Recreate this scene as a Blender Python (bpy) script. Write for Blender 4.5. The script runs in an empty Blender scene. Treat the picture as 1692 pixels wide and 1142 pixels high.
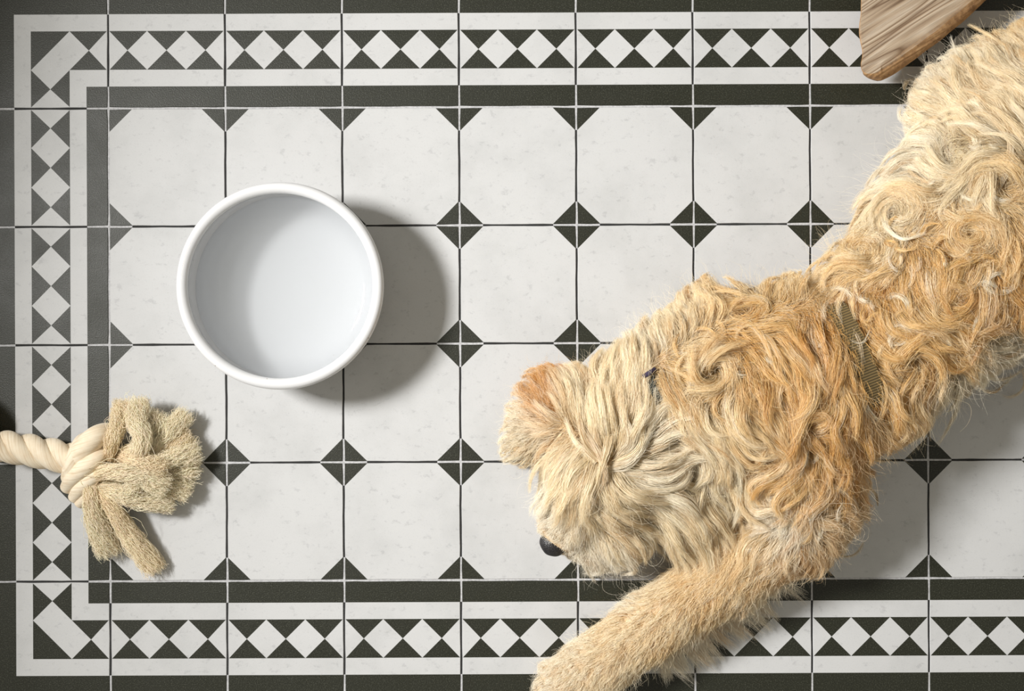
import bpy, bmesh, math, random
import numpy as np
from mathutils import Vector, Matrix, noise
from mathutils.bvhtree import BVHTree

# ------------------------------------------------------------------ camera, light, exposure
scene = bpy.context.scene
C = scene.collection
H = 1.7                                   # camera height above the floor (m); 1.692 m of floor fills the frame width
cam_data = bpy.data.cameras.new('camera')
cam_data.sensor_width = 36.0
cam_data.lens = 36.0 * H / 1.692
cam_data.clip_start = 0.05
cam = bpy.data.objects.new('camera', cam_data)
cam.location = (0, 0, H)
C.objects.link(cam)
scene.camera = cam

world = bpy.data.worlds.new('room_light')
scene.world = world
world.use_nodes = True
wbg = world.node_tree.nodes['Background']
wbg.inputs['Color'].default_value = (1.0, 0.94, 0.80, 1)
wbg.inputs['Strength'].default_value = 0.34

ld = bpy.data.lights.new('window_light', 'AREA')   # a tall window to the left of the floor
ld.shape = 'RECTANGLE'
ld.size = 0.38
ld.size_y = 0.95
ld.energy = 250
ld.color = (1.0, 0.985, 0.965)
lo = bpy.data.objects.new('window_light', ld)
lo.location = (-1.67, 0.45, 1.8)
lo.rotation_euler = Vector((0.93, -0.20, 0.378)).to_track_quat('-Z', 'Y').to_euler()
C.objects.link(lo)

scene.view_settings.view_transform = 'Standard'
scene.view_settings.look = 'None'
scene.view_settings.gamma = 1.0
scene.view_settings.use_curve_mapping = False
scene.view_settings.exposure = 0.0

rng = np.random.default_rng(11)
random.seed(5)

# ------------------------------------------------------------------ helpers
def P(u, v, z=0.0):
    """photo point at height z -> world"""
    k = (H - z) / H / 1000.0
    return Vector(((u - 846) * k, (571 - v) * k, z))

def link(o, parent=None):
    C.objects.link(o)
    if parent is not None:
        o.parent = parent
    return o

def mesh_obj(name, verts, faces, mats, parent=None, smooth=True, midx=None):
    me = bpy.data.meshes.new(name)
    me.from_pydata([tuple(v) for v in verts], [], [tuple(f) for f in faces])
    for m in (mats if isinstance(mats, (list, tuple)) else [mats]):
        me.materials.append(m)
    if midx is not None:
        me.polygons.foreach_set('material_index', np.array(midx, dtype=np.int32))
    if smooth:
        me.polygons.foreach_set('use_smooth', np.ones(len(me.polygons), dtype=bool))
    me.update()
    return link(bpy.data.objects.new(name, me), parent)

def empty(name, loc, label, cat, group=None):
    o = bpy.data.objects.new(name, None)
    o.location = loc
    o.empty_display_size = 0.05
    o['label'] = label
    o['category'] = cat
    if group:
        o['group'] = group
    return link(o)

def rel(o, root):
    """parent o (world coordinates) to root without moving it"""
    o.parent = root
    o.matrix_parent_inverse = Matrix.Translation(root.location).inverted()
    return o

def catmull(pts, n):
    pts = [np.array(p, float) for p in pts]
    a = [2 * pts[0] - pts[1]] + pts + [2 * pts[-1] - pts[-2]]
    out = []
    m = len(pts) - 1
    for i in range(n):
        t = i / (n - 1) * m
        k = min(int(t), m - 1)
        t -= k
        p0, p1, p2, p3 = a[k:k + 4]
        out.append(0.5 * (2 * p1 + (p2 - p0) * t + (2 * p0 - 5 * p1 + 4 * p2 - p3) * t * t + (3 * p1 - p0 - 3 * p2 + p3) * t ** 3))
    return np.array(out)

def tube(name, path, radii, mat, parent=None, sides=18, flat=1.0, twist=0.0):
    """round tube along path, closed rounded ends, with a UV map (u around, v along)"""
    path = np.asarray(path, float)
    n = len(path)
    radii = np.broadcast_to(np.asarray(radii, float), (n,))
    T = np.gradient(path, axis=0)
    T /= np.linalg.norm(T, axis=1)[:, None]
    up = np.array((0, 0, 1.0))
    N = np.cross(T[0], up)
    N /= np.linalg.norm(N) + 1e-9
    verts, faces, uv = [], [], []
    length = np.concatenate([[0], np.cumsum(np.linalg.norm(np.diff(path, axis=0), axis=1))])
    for i in range(n):
        N = N - T[i] * N.dot(T[i])
        N /= np.linalg.norm(N) + 1e-9
        B = np.cross(T[i], N)
        for s in range(sides):
            a = 2 * math.pi * s / sides + twist * length[i]
            verts.append(path[i] + radii[i] * (math.cos(a) * N + math.sin(a) * B * flat))
    for i in range(n - 1):
        for s in range(sides):
            s2 = (s + 1) % sides
            faces.append((i * sides + s, i * sides + s2, (i + 1) * sides + s2, (i + 1) * sides + s))
            uv.append(((s / sides, length[i]), ((s + 1) / sides, length[i]), ((s + 1) / sides, length[i + 1]), (s / sides, length[i + 1])))
    for end, sgn in ((0, -1), (n - 1, 1)):
        c = len(verts)
        verts.append(path[end] + T[end] * radii[end] * 0.4 * sgn)
        for s in range(sides):
            s2 = (s + 1) % sides
            q = (end * sides + s2, end * sides + s, c) if sgn < 0 else (end * sides + s, end * sides + s2, c)
            faces.append(q)
            uv.append(((0, 0), (0, 0), (0, 0)))
    o = mesh_obj(name, verts, faces, mat, parent)
    lay = o.data.uv_layers.new(name='UVMap')
    flatuv = [c for f in uv for p in f for c in p]
    lay.data.foreach_set('uv', np.array(flatuv, dtype=np.float32))
    return o

def lathe(profile, segs=96):
    verts, faces = [], []
    n = len(profile)
    for s in range(segs):
        a = 2 * math.pi * s / segs
        for r, z in profile:
            verts.append((r * math.cos(a), r * math.sin(a), z))
    for s in range(segs):
        s2 = (s + 1) % segs
        for i in range(n - 1):
            faces.append((s * n + i, s2 * n + i, s2 * n + i + 1, s * n + i + 1))
    return verts, faces

def hair_object(name, pts, radius, tint, mat, parent=None):
    """pts (S,K,3), radius (S,K) or (K,), tint (S,3): one curves object"""
    S, K = pts.shape[:2]
    cu = bpy.data.hair_curves.new(name)
    cu.add_curves([K] * S)
    cu.attributes['position'].data.foreach_set('vector', np.ascontiguousarray(pts, dtype=np.float32).ravel())
    ra = cu.attributes.get('radius') or cu.attributes.new('radius', 'FLOAT', 'POINT')
    ra.data.foreach_set('value', np.ascontiguousarray(np.broadcast_to(radius, (S, K)), dtype=np.float32).ravel())
    ca = cu.attributes.new('tint', 'FLOAT_COLOR', 'CURVE')
    col = np.ones((S, 4), dtype=np.float32)
    col[:, :3] = tint
    ca.data.foreach_set('color', col.ravel())
    cu.materials.append(mat)
    return link(bpy.data.objects.new(name, cu), parent)

class NT:
    """small node-tree builder"""
    def __init__(self, name):
        self.m = bpy.data.materials.new(name)
        self.m.use_nodes = True
        self.t = self.m.node_tree
        self.b = self.t.nodes['Principled BSDF']
        self.out = self.t.nodes['Material Output']
    def n(self, kind, **kw):
        nd = self.t.nodes.new(kind)
        for k, v in kw.items():
            if k in nd.inputs.keys():
                nd.inputs[k].default_value = v
            else:
                setattr(nd, k, v)
        return nd
    def l(self, a, b):
        self.t.links.new(a, b)
    def ramp(self, fac, stops):
        r = self.n('ShaderNodeValToRGB')
        while len(r.color_ramp.elements) < len(stops):
            r.color_ramp.elements.new(0.5)
        for e, (p, c) in zip(r.color_ramp.elements, stops):
            e.position = p
            e.color = (*c, 1)
        self.l(fac, r.inputs['Fac'])
        return r
    def noise(self, vec, scale, detail=3, rough=0.5):
        nd = self.n('ShaderNodeTexNoise', Scale=scale, Detail=detail, Roughness=rough)
        self.l(vec, nd.inputs['Vector'])
        return nd
    def bump(self, height, strength, dist, normal=None):
        b = self.n('ShaderNodeBump', Strength=strength, Distance=dist)
        self.l(height, b.inputs['Height'])
        if normal is not None:
            self.l(normal, b.inputs['Normal'])
        self.l(b.outputs['Normal'], self.b.inputs['Normal'])
        return b

def plain(name, col, rough=0.5, **kw):
    m = NT(name)
    m.b.inputs['Base Color'].default_value = (*col, 1)
    m.b.inputs['Roughness'].default_value = rough
    for k, v in kw.items():
        m.b.inputs[k].default_value = v
    return m.m

# ------------------------------------------------------------------ materials
def mat_tile_white():
    m = NT('tile_white')
    g = m.n('ShaderNodeNewGeometry')
    pos = g.outputs['Position']
    cloud = m.noise(pos, 7.0, 5, 0.62)
    r1 = m.ramp(cloud.outputs['Fac'], [(0.30, (0.49, 0.495, 0.495)), (0.52, (0.550, 0.554, 0.556)), (0.8, (0.572, 0.576, 0.578))])
    mp = m.n('ShaderNodeMapping')
    mp.inputs['Scale'].default_value = (34, 48, 30)
    m.l(pos, mp.inputs['Vector'])
    fleck = m.noise(mp.outputs['Vector'], 1.6, 6, 0.75)
    r2 = m.ramp(fleck.outputs['Fac'], [(0.36, (0.74, 0.74, 0.75)), (0.43, (1, 1, 1))])
    fine = m.noise(pos, 420, 2, 0.6)
    r3 = m.ramp(fine.outputs['Fac'], [(0.30, (0.84, 0.84, 0.84)), (0.42, (1, 1, 1))])
    x1 = m.n('ShaderNodeMix', data_type='RGBA', blend_type='MULTIPLY')
    x1.inputs['Factor'].default_value = 0.55
    m.l(r1.outputs['Color'], x1.inputs['A']); m.l(r2.outputs['Color'], x1.inputs['B'])
    x2 = m.n('ShaderNodeMix', data_type='RGBA', blend_type='MULTIPLY')
    x2.inputs['Factor'].default_value = 0.45
    m.l(x1.outputs['Result'], x2.inputs['A']); m.l(r3.outputs['Color'], x2.inputs['B'])
    m.l(x2.outputs['Result'], m.b.inputs['Base Color'])
    m.b.inputs['Roughness'].default_value = 0.55
    m.b.inputs['Specular IOR Level'].default_value = 0.3
    m.bump(fleck.outputs['Fac'], 0.08, 0.002)
    return m.m

def mat_tile_black():
    m = NT('tile_black')
    g = m.n('ShaderNodeNewGeometry')
    pos = g.outputs['Position']
    gr = m.noise(pos, 520, 2, 0.7)
    big = m.noise(pos, 9, 3, 0.6)
    r = m.ramp(gr.outputs['Fac'], [(0.35, (0.012, 0.013, 0.007)), (0.55, (0.020, 0.021, 0.013)), (0.72, (0.065, 0.068, 0.050))])
    m.l(r.outputs['Color'], m.b.inputs['Base Color'])
    rr = m.ramp(big.outputs['Fac'], [(0.3, (0.40, 0.40, 0.40)), (0.7, (0.50, 0.50, 0.50))])
    m.l(rr.outputs['Color'], m.b.inputs['Roughness'])
    m.b.inputs['Specular IOR Level'].default_value = 0.42
    m.bump(gr.outputs['Fac'], 0.35, 0.0012)
    return m.m

def mat_grout(name, col):
    m = NT(name)
    g = m.n('ShaderNodeNewGeometry')
    nz = m.noise(g.outputs['Position'], 260, 3, 0.6)
    r = m.ramp(nz.outputs['Fac'], [(0.3, tuple(c * 0.75 for c in col)), (0.7, tuple(c * 1.15 for c in col))])
    m.l(r.outputs['Color'], m.b.inputs['Base Color'])
    m.b.inputs['Roughness'].default_value = 0.9
    m.bump(nz.outputs['Fac'], 0.3, 0.001)
    return m.m

def mat_glaze():
    m = NT('white_glaze')
    g = m.n('ShaderNodeNewGeometry')
    nz = m.noise(g.outputs['Position'], 60, 4, 0.6)
    vo = m.n('ShaderNodeTexVoronoi', Scale=45.0)
    m.l(g.outputs['Position'], vo.inputs['Vector'])
    sp = m.ramp(vo.outputs['Distance'], [(0.035, (0.30, 0.27, 0.24)), (0.06, (0.68, 0.685, 0.695))])
    m.l(sp.outputs['Color'], m.b.inputs['Base Color'])
    m.b.inputs['Roughness'].default_value = 0.10
    m.b.inputs['Specular IOR Level'].default_value = 0.5
    m.b.inputs['Coat Weight'].default_value = 0.3
    m.b.inputs['Coat Roughness'].default_value = 0.05
    m.bump(nz.outputs['Fac'], 0.05, 0.002)
    return m.m

def mat_water():
    m = NT('clear_water')
    for nd in (m.b,):
        m.t.nodes.remove(nd)
    fr = m.n('ShaderNodeFresnel', IOR=1.33)
    tr = m.n('ShaderNodeBsdfTransparent')
    tr.inputs['Color'].default_value = (0.972, 0.985, 0.992, 1)
    gl = m.n('ShaderNodeBsdfGlossy', Roughness=0.02)
    mx = m.n('ShaderNodeMixShader')
    tl = m.n('ShaderNodeBsdfTranslucent')
    tl.inputs['Color'].default_value = (0.97, 0.985, 1.0, 1)
    m2 = m.n('ShaderNodeMixShader')
    m2.inputs[0].default_value = 0.45
    m.l(tr.outputs[0], m2.inputs[1]); m.l(tl.outputs[0], m2.inputs[2])
    m.l(fr.outputs[0], mx.inputs[0]); m.l(m2.outputs[0], mx.inputs[1]); m.l(gl.outputs[0], mx.inputs[2])
    m.l(mx.outputs[0], m.out.inputs['Surface'])
    return m.m

def mat_rope():
    m = NT('cotton_rope')
    uv = m.n('ShaderNodeUVMap')
    mp = m.n('ShaderNodeMapping')
    mp.inputs['Scale'].default_value = (26, 22, 1)
    mp.inputs['Rotation'].default_value = (0, 0, 0.0)
    m.l(uv.outputs['UV'], mp.inputs['Vector'])
    nz = m.noise(mp.outputs['Vector'], 1.0, 5, 0.6)
    g = m.n('ShaderNodeNewGeometry')
    n2 = m.noise(g.outputs['Position'], 60, 3, 0.6)
    r = m.ramp(nz.outputs['Fac'], [(0.28, (0.60, 0.47, 0.31)), (0.5, (0.84, 0.73, 0.555)), (0.75, (0.89, 0.80, 0.64))])
    r2 = m.ramp(n2.outputs['Fac'], [(0.3, (0.93, 0.86, 0.80)), (0.6, (1, 1, 1))])
    x = m.n('ShaderNodeMix', data_type='RGBA', blend_type='MULTIPLY')
    x.inputs['Factor'].default_value = 0.7
    m.l(r.outputs['Color'], x.inputs['A']); m.l(r2.outputs['Color'], x.inputs['B'])
    m.l(x.outputs['Result'], m.b.inputs['Base Color'])
    m.b.inputs['Roughness'].default_value = 0.85
    m.b.inputs['Sheen Weight'].default_value = 0.2
    m.bump(nz.outputs['Fac'], 0.45, 0.0015)
    return m.m

def mat_wood():
    m = NT('weathered_wood')
    tc = m.n('ShaderNodeTexCoord')
    ob = tc.outputs['Object']
    mp = m.n('ShaderNodeMapping')            # object x runs along the grain
    mp.inputs['Scale'].default_value = (1.3, 20.0, 9.0)
    m.l(ob, mp.inputs['Vector'])
    wob = m.noise(ob, 5.0, 3, 0.5)
    low = m.noise(mp.outputs['Vector'], 0.9, 2, 0.45)
    wv = m.n('ShaderNodeMath', operation='PINGPONG')
    mu = m.n('ShaderNodeMath', operation='MULTIPLY')
    mu.inputs[1].default_value = 42.0
    m.l(low.outputs['Fac'], mu.inputs[0]); m.l(mu.outputs[0], wv.inputs[0]); wv.inputs[1].default_value = 1.0
    mp2 = m.n('ShaderNodeMapping')
    mp2.inputs['Scale'].default_value = (9, 330, 160)
    m.l(ob, mp2.inputs['Vector'])
    fib = m.noise(mp2.outputs['Vector'], 1.0, 5, 0.65)
    r = m.ramp(wv.outputs[0], [(0.0, (0.17, 0.105, 0.06)), (0.25, (0.37, 0.275, 0.185)), (0.7, (0.47, 0.37, 0.265)), (1.0, (0.54, 0.45, 0.345))])
    r2 = m.ramp(fib.outputs['Fac'], [(0.32, (0.50, 0.45, 0.42)), (0.58, (1, 1, 1))])
    x = m.n('ShaderNodeMix', data_type='RGBA', blend_type='MULTIPLY')
    x.inputs['Factor'].default_value = 0.8
    m.l(r.outputs['Color'], x.inputs['A']); m.l(r2.outputs['Color'], x.inputs['B'])
    # warm unweathered wood on the rounded edges (not facing up)
    g = m.n('ShaderNodeNewGeometry')
    sx = m.n('ShaderNodeSeparateXYZ')
    m.l(g.outputs['True Normal'], sx.inputs[0])
    rn = m.ramp(sx.outputs['Z'], [(0.93, (1, 1, 1)), (0.993, (0, 0, 0))])
    nn = m.noise(ob, 90, 4, 0.7)
    re = m.ramp(nn.outputs['Fac'], [(0.3, (0.15, 0.075, 0.03)), (0.5, (0.33, 0.185, 0.08)), (0.72, (0.46, 0.29, 0.14))])
    x2 = m.n('ShaderNodeMix', data_type='RGBA')
    m.l(rn.outputs['Color'], x2.inputs['Factor'])
    m.l(x.outputs['Result'], x2.inputs['A']); m.l(re.outputs['Color'], x2.inputs['B'])
    m.l(x2.outputs['Result'], m.b.inputs['Base Color'])
    m.b.inputs['Roughness'].default_value = 0.7
    ad = m.n('ShaderNodeMath', operation='ADD')
    m.l(wv.outputs[0], ad.inputs[0]); m.l(fib.outputs['Fac'], ad.inputs[1])
    m.bump(ad.outputs[0], 0.45, 0.0018)
    return m.m

def mat_hair(name, rough=0.4, spec=0.5, root_dark=0.72):
    m = NT(name)
    m.t.nodes.remove(m.b)
    at = m.n('ShaderNodeAttribute', attribute_name='tint')
    hi = m.n('ShaderNodeHairInfo')
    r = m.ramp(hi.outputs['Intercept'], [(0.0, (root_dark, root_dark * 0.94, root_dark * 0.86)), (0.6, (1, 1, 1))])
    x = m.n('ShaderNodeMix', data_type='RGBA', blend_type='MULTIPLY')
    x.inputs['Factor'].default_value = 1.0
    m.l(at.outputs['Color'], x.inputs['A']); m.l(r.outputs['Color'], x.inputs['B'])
    pb = m.n('ShaderNodeBsdfPrincipled')
    m.l(x.outputs['Result'], pb.inputs['Base Color'])
    pb.inputs['Roughness'].default_value = rough
    pb.inputs['Specular IOR Level'].default_value = spec
    tl = m.n('ShaderNodeBsdfTranslucent')
    m.l(x.outputs['Result'], tl.inputs['Color'])
    mx = m.n('ShaderNodeMixShader')
    mx.inputs[0].default_value = 0.20
    m.l(pb.outputs[0], mx.inputs[1]); m.l(tl.outputs[0], mx.inputs[2])
    m.l(mx.outputs[0], m.out.inputs['Surface'])
    return m.m

def mat_webbing(name, col):
    m = NT(name)
    uv = m.n('ShaderNodeUVMap')
    wv = m.n('ShaderNodeTexWave', wave_type='BANDS', bands_direction='X', Scale=80.0, Distortion=0.6)
    m.l(uv.outputs['UV'], wv.inputs['Vector'])
    r = m.ramp(wv.outputs['Fac'], [(0.1, tuple(c * 0.45 for c in col)), (0.6, col), (1.0, tuple(c * 1.3 for c in col))])
    m.l(r.outputs['Color'], m.b.inputs['Base Color'])
    m.b.inputs['Roughness'].default_value = 0.6
    m.bump(wv.outputs['Fac'], 0.6, 0.001)
    return m.m

def mat_skin():
    m = NT('dog_skin')
    g = m.n('ShaderNodeNewGeometry')
    nz = m.noise(g.outputs['Position'], 40, 4, 0.6)
    r = m.ramp(nz.outputs['Fac'], [(0.3, (0.54, 0.38, 0.22)), (0.7, (0.66, 0.49, 0.31))])
    m.l(r.outputs['Color'], m.b.inputs['Base Color'])
    m.b.inputs['Roughness'].default_value = 0.9
    return m.m

def mat_nose():
    m = NT('nose_leather')
    g = m.n('ShaderNodeNewGeometry')
    vo = m.n('ShaderNodeTexVoronoi', Scale=520.0)
    m.l(g.outputs['Position'], vo.inputs['Vector'])
    r = m.ramp(vo.outputs['Distance'], [(0.0, (0.035, 0.032, 0.034)), (0.7, (0.010, 0.009, 0.010))])
    m.l(r.outputs['Color'], m.b.inputs['Base Color'])
    m.b.inputs['Roughness'].default_value = 0.42
    m.bump(vo.outputs['Distance'], 0.6, 0.0008)
    return m.m

M_WHITE, M_BLACK = mat_tile_white(), mat_tile_black()
M_GLIGHT = mat_grout('grout_pale', (0.50, 0.50, 0.51))
M_GDARK = mat_grout('grout_dark', (0.022, 0.022, 0.022))

# ------------------------------------------------------------------ floor
PX, PY = 0.19325, 0.1955
X0, Y0 = -0.6655, 0.3945                 # first inner joint of the tile grid
ROT = 0.004
NCOL, NROW = 12, 4                        # inner tiles
CMIN, RMIN, RMAX = -5, -4, NROW + 4      # plain black tiles go on around the border
GAP = 0.0018
TT = 0.008                                # tile thickness
B1, B2, B3, B4 = 0.036, 0.0637, 0.1277, 0.1555
TRI = 0.0385

fx0, fx1, fy0, fy1 = X0 + CMIN * PX, X0 + NCOL * PX, Y0 - RMAX * PY, Y0 - RMIN * PY
floor = mesh_obj('floor', [(fx0, fy0, -0.05), (fx1, fy0, -0.05), (fx1, fy1, -0.05), (fx0, fy1, -0.05),
                           (fx0, fy0, -TT), (fx1, fy0, -TT), (fx1, fy1, -TT), (fx0, fy1, -TT)],
                 [(3, 2, 1, 0), (4, 5, 6, 7), (0, 1, 5, 4), (1, 2, 6, 5), (2, 3, 7, 6), (3, 0, 4, 7)],
                 plain('screed', (0.25, 0.245, 0.235), 0.9), smooth=False)
floor.rotation_euler = (0, 0, ROT)
floor['kind'] = 'structure'
floor['label'] = 'floor of octagon patterned white tiles with a black and white diamond border'

def tile_mesh(name, polys, sx, sy, seed):
    """polys: [(list of (x,y), material)], local to the tile centre, sx/sy full size"""
    hx, hy = sx / 2 - GAP, sy / 2 - GAP
    E = 1e-5
    def jit(t, side):
        return 0.00045 * (math.sin(t * 55 + seed * 1.7 + side * 2.1) * 0.6 + math.sin(t * 131 + seed + side) * 0.4 + 1.0) * 0.9
    def fix(p):
        x = max(-hx, min(hx, p[0])); y = max(-hy, min(hy, p[1]))
        sides = (abs(x + hx) < E, abs(x - hx) < E, abs(y + hy) < E, abs(y - hy) < E)
        X, Y = x, y
        if sides[0]: X = x + jit(y, 0)
        if sides[1]: X = x - jit(y, 1)
        if sides[2]: Y = y + jit(x, 2)
        if sides[3]: Y = y - jit(x, 3)
        if (sides[0] or sides[1]) and (sides[2] or sides[3]):     # worn corner
            X *= 0.996; Y *= 0.996
        return (x, y), (X, Y), sides
    verts, faces, mi = [], [], []
    index = {}
    def vid(p):
        k = (round(p[0], 5), round(p[1], 5), round(p[2], 5))
        if k not in index:
            index[k] = len(verts); verts.append(p)
        return index[k]
    for poly, mat in polys:
        area = sum(poly[i][0] * poly[(i + 1) % len(poly)][1] - poly[(i + 1) % len(poly)][0] * poly[i][1] for i in range(len(poly)))
        if area < 0:
            poly = poly[::-1]
        ring = []
        for i in range(len(poly)):
            a, b = poly[i], poly[(i + 1) % len(poly)]
            ra, _, sa = fix(a); rb, _, sb = fix(b)
            on = any(x and y for x, y in zip(sa, sb))
            L = math.hypot(rb[0] - ra[0], rb[1] - ra[1])
            m = max(1, int(L / 0.016)) if on else 1
            for j in range(m):
                q = (ra[0] + (rb[0] - ra[0]) * j / m, ra[1] + (rb[1] - ra[1]) * j / m)
                qf = fix(q)
                ring.append((qf[1], qf[2]))
        top = [vid((p[0], p[1], 0.0)) for p, s in ring]
        clean = [t for i, t in enumerate(top) if t != top[i - 1]]
        if len(clean) >= 3:
            faces.append(clean); mi.append(mat)
        for i in range(len(ring)):                                # chamfer and side
            (p, s), (q, t) = ring[i], ring[(i + 1) % len(ring)]
            if any(x and y for x, y in zip(s, t)) and p != q:
                def out(pp, ss, d):
                    return (pp[0] + (ss[1] - ss[0]) * d, pp[1] + (ss[3] - ss[2]) * d)
                p1, q1 = out(p, s, 0.0006), out(q, t, 0.0006)
                a, b = vid((*p, 0.0)), vid((*q, 0.0))
                c, d = vid((*p1, -0.0007)), vid((*q1, -0.0007))
                e, f = vid((*p1, -TT)), vid((*q1, -TT))
                faces.append((b, a, c, d)); mi.append(mat)
                faces.append((d, c, e, f)); mi.append(mat)
    me = bpy.data.meshes.new(name)
    me.from_pydata(verts, [], faces)
    me.materials.append(M_WHITE); me.materials.append(M_BLACK)
    me.polygons.foreach_set('material_index', np.array(mi, dtype=np.int32))
    me.update()
    return me

def rect(x0, x1, y0, y1):
    return [(x0, y0), (x1, y0), (x1, y1), (x0, y1)]

def octagon_polys():
    hx, hy, t = PX / 2, PY / 2, TRI
    ps = [([(-hx + t, -hy), (hx - t, -hy), (hx, -hy + t), (hx, hy - t), (hx - t, hy), (-hx + t, hy), (-hx, hy - t), (-hx, -hy + t)], 0)]
    for sx in (-1, 1):
        for sy in (-1, 1):
            ps.append(([(sx * hx, sy * hy), (sx * (hx - t), sy * hy), (sx * hx, sy * (hy - t))], 1))
    return ps

def border_polys(L, D, f):
    """along a in [0,L], outward b in [0,D]; f maps (a,b) to tile-local xy"""
    ps = [(rect(0, L, 0, B1), 1), (rect(0, L, B1, B2), 0), (rect(0, L, B3, B4), 0), (rect(0, L, B4, D), 1)]
    p = L / 3; mid = (B2 + B3) / 2
    ps.append(([(0, B2), (p / 2, mid), (0, B3)], 0))
    ps.append(([(L, B2), (L - p / 2, mid), (L, B3)], 0))
    for c in (p, 2 * p):
        ps.append(([(c - p / 2, mid), (c, B2), (c + p / 2, mid), (c, B3)], 0))
    for c in (p / 2, 1.5 * p, 2.5 * p):
        ps.append(([(c - p / 2, B2), (c + p / 2, B2), (c, mid)], 1))
        ps.append(([(c - p / 2, B3), (c + p / 2, B3), (c, mid)], 1))
    return [([f(*q) for q in poly], m) for poly, m in ps]

def corner_polys(D, D2, f):
    m = (B2 + B3) / 2; w = B2 / 2
    ps = [(rect(0, B1, 0, B1), 1),
          ([(0, B1), (B1, B1), (B2, B2), (0, B2)], 0), ([(B1, 0), (B1, B1), (B2, B2), (B2, 0)], 0),
          ([(0, B2), (w, m), (0, B3)], 0), ([(B2, 0), (m, w), (B3, 0)], 0),
          ([(w, m), (B2, B3), (B3, B2), (m, w), (B2, B2)], 0),
          ([(0, B2), (B2, B2), (w, m)], 1), ([(0, B3), (w, m), (B2, B3)], 1),
          ([(B2, 0), (B2, B2), (m, w)], 1), ([(B3, 0), (m, w), (B3, B2)], 1),
          ([(B2, B3), (B3, B3), (B3, B2)], 1),
          ([(0, B3), (B3, B3), (B4, B4), (0, B4)], 0), ([(B3, 0), (B3, B3), (B4, B4), (B4, 0)], 0),
          ([(0, B4), (B4, B4), (D, D2), (0, D2)], 1), ([(B4, 0), (B4, B4), (D, D2), (D, 0)], 1)]
    return [([f(*q) for q in poly], mm) for poly, mm in ps]

hx, hy = PX / 2, PY / 2
tm = {'inner%d' % i: tile_mesh('octagon_tile', octagon_polys(), PX, PY, i) for i in range(4)}
tm['top'] = tile_mesh('border_tile', border_polys(PX, PY, lambda a, b: (a - hx, b - hy)), PX, PY, 5)
tm['bottom'] = tile_mesh('border_tile', border_polys(PX, PY, lambda a, b: (a - hx, hy - b)), PX, PY, 6)
tm['left'] = tile_mesh('border_tile', border_polys(PY, PX, lambda a, b: (hx - b, a - hy)), PX, PY, 7)
tm['tl'] = tile_mesh('corner_tile', corner_polys(PX, PY, lambda a, b: (hx - a, b - hy)), PX, PY, 8)
tm['bl'] = tile_mesh('corner_tile', corner_polys(PX, PY, lambda a, b: (hx - a, hy - b)), PX, PY, 9)
tm['plain'] = tile_mesh('plain_tile', [(rect(-hx, hx, -hy, hy), 1)], PX, PY, 10)

cols = range(CMIN, NCOL)
rows = range(RMIN, RMAX)
def kind(c, r):
    if c < -1 or r < -1 or r > NROW: return 'plain'
    if c == -1:
        return 'tl' if r == -1 else 'bl' if r == NROW else 'left'
    if r == -1: return 'top'
    if r == NROW: return 'bottom'
    return 'inner%d' % ((c * 7 + r * 3) % 4)
NAMES = {'plain': 'plain_tile', 'tl': 'corner_tile', 'bl': 'corner_tile', 'left': 'border_tile', 'top': 'border_tile', 'bottom': 'border_tile'}
for r in rows:
    for c in cols:
        k = kind(c, r)
        o = bpy.data.objects.new(NAMES.get(k, 'octagon_tile'), tm[k])
        o.location = (X0 + (c + 0.5) * PX, Y0 - (r + 0.5) * PY, random.uniform(-0.0002, 0.0002))
        o.rotation_euler = (0, 0, random.uniform(-0.0012, 0.0012))
        link(o, floor)

# grout: pale beside black glaze, dark between white stretches
gv, gf, gm = [], [], []
def gquad(x0, x1, y0, y1, m, z=-0.0012):
    n = len(gv)
    gv.extend([(x0, y0, z), (x1, y0, z), (x1, y1, z), (x0, y1, z)])
    gf.append((n, n + 1, n + 2, n + 3)); gm.append(m)
W = GAP + 0.002
for c in range(CMIN, NCOL + 1):                       # vertical joints
    x = X0 + c * PX
    for r in rows:
        y1 = Y0 - r * PY; y0 = y1 - PY
        a, b = kind(c - 1, r) if c > CMIN else 'plain', kind(c, r) if c < NCOL else 'plain'
        if a.startswith('inner') and b.startswith('inner'):
            gquad(x - W, x + W, y1 - TRI, y1, 0); gquad(x - W, x + W, y0 + TRI, y1 - TRI, 1); gquad(x - W, x + W, y0, y0 + TRI, 0)
        elif b in ('top', 'bottom'):
            s = 1 if b == 'top' else -1
            j = y0 if b == 'top' else y1
            for d0, d1, m in ((0, B1, 0), (B1, B4, 1), (B4, PY, 0)):
                q = sorted((j + s * d0, j + s * d1))
                gquad(x - W, x + W, q[0], q[1], m)
        else:
            gquad(x - W, x + W, y0, y1, 0)
for r in range(RMIN, RMAX + 1):                       # horizontal joints
    y = Y0 - r * PY
    for c in cols:
        x0 = X0 + c * PX; x1 = x0 + PX
        a, b = kind(c, r - 1) if r > RMIN else 'plain', kind(c, r) if r < RMAX else 'plain'
        z = -0.00115
        if a.startswith('inner') and b.startswith('inner'):
            gquad(x0, x0 + TRI, y - W, y + W, 0, z); gquad(x0 + TRI, x1 - TRI, y - W, y + W, 1, z); gquad(x1 - TRI, x1, y - W, y + W, 0, z)
        elif c == -1 and 0 <= r <= NROW:
            for d0, d1, m in ((0, B1, 0), (B1, B4, 1), (B4, PX, 0)):
                gquad(x1 - d1, x1 - d0, y - W, y + W, m, z)
        else:
            gquad(x0, x1, y - W, y + W, 0, z)
grout = mesh_obj('grout', gv, gf, [M_GLIGHT, M_GDARK], floor, smooth=False, midx=gm)

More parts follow.
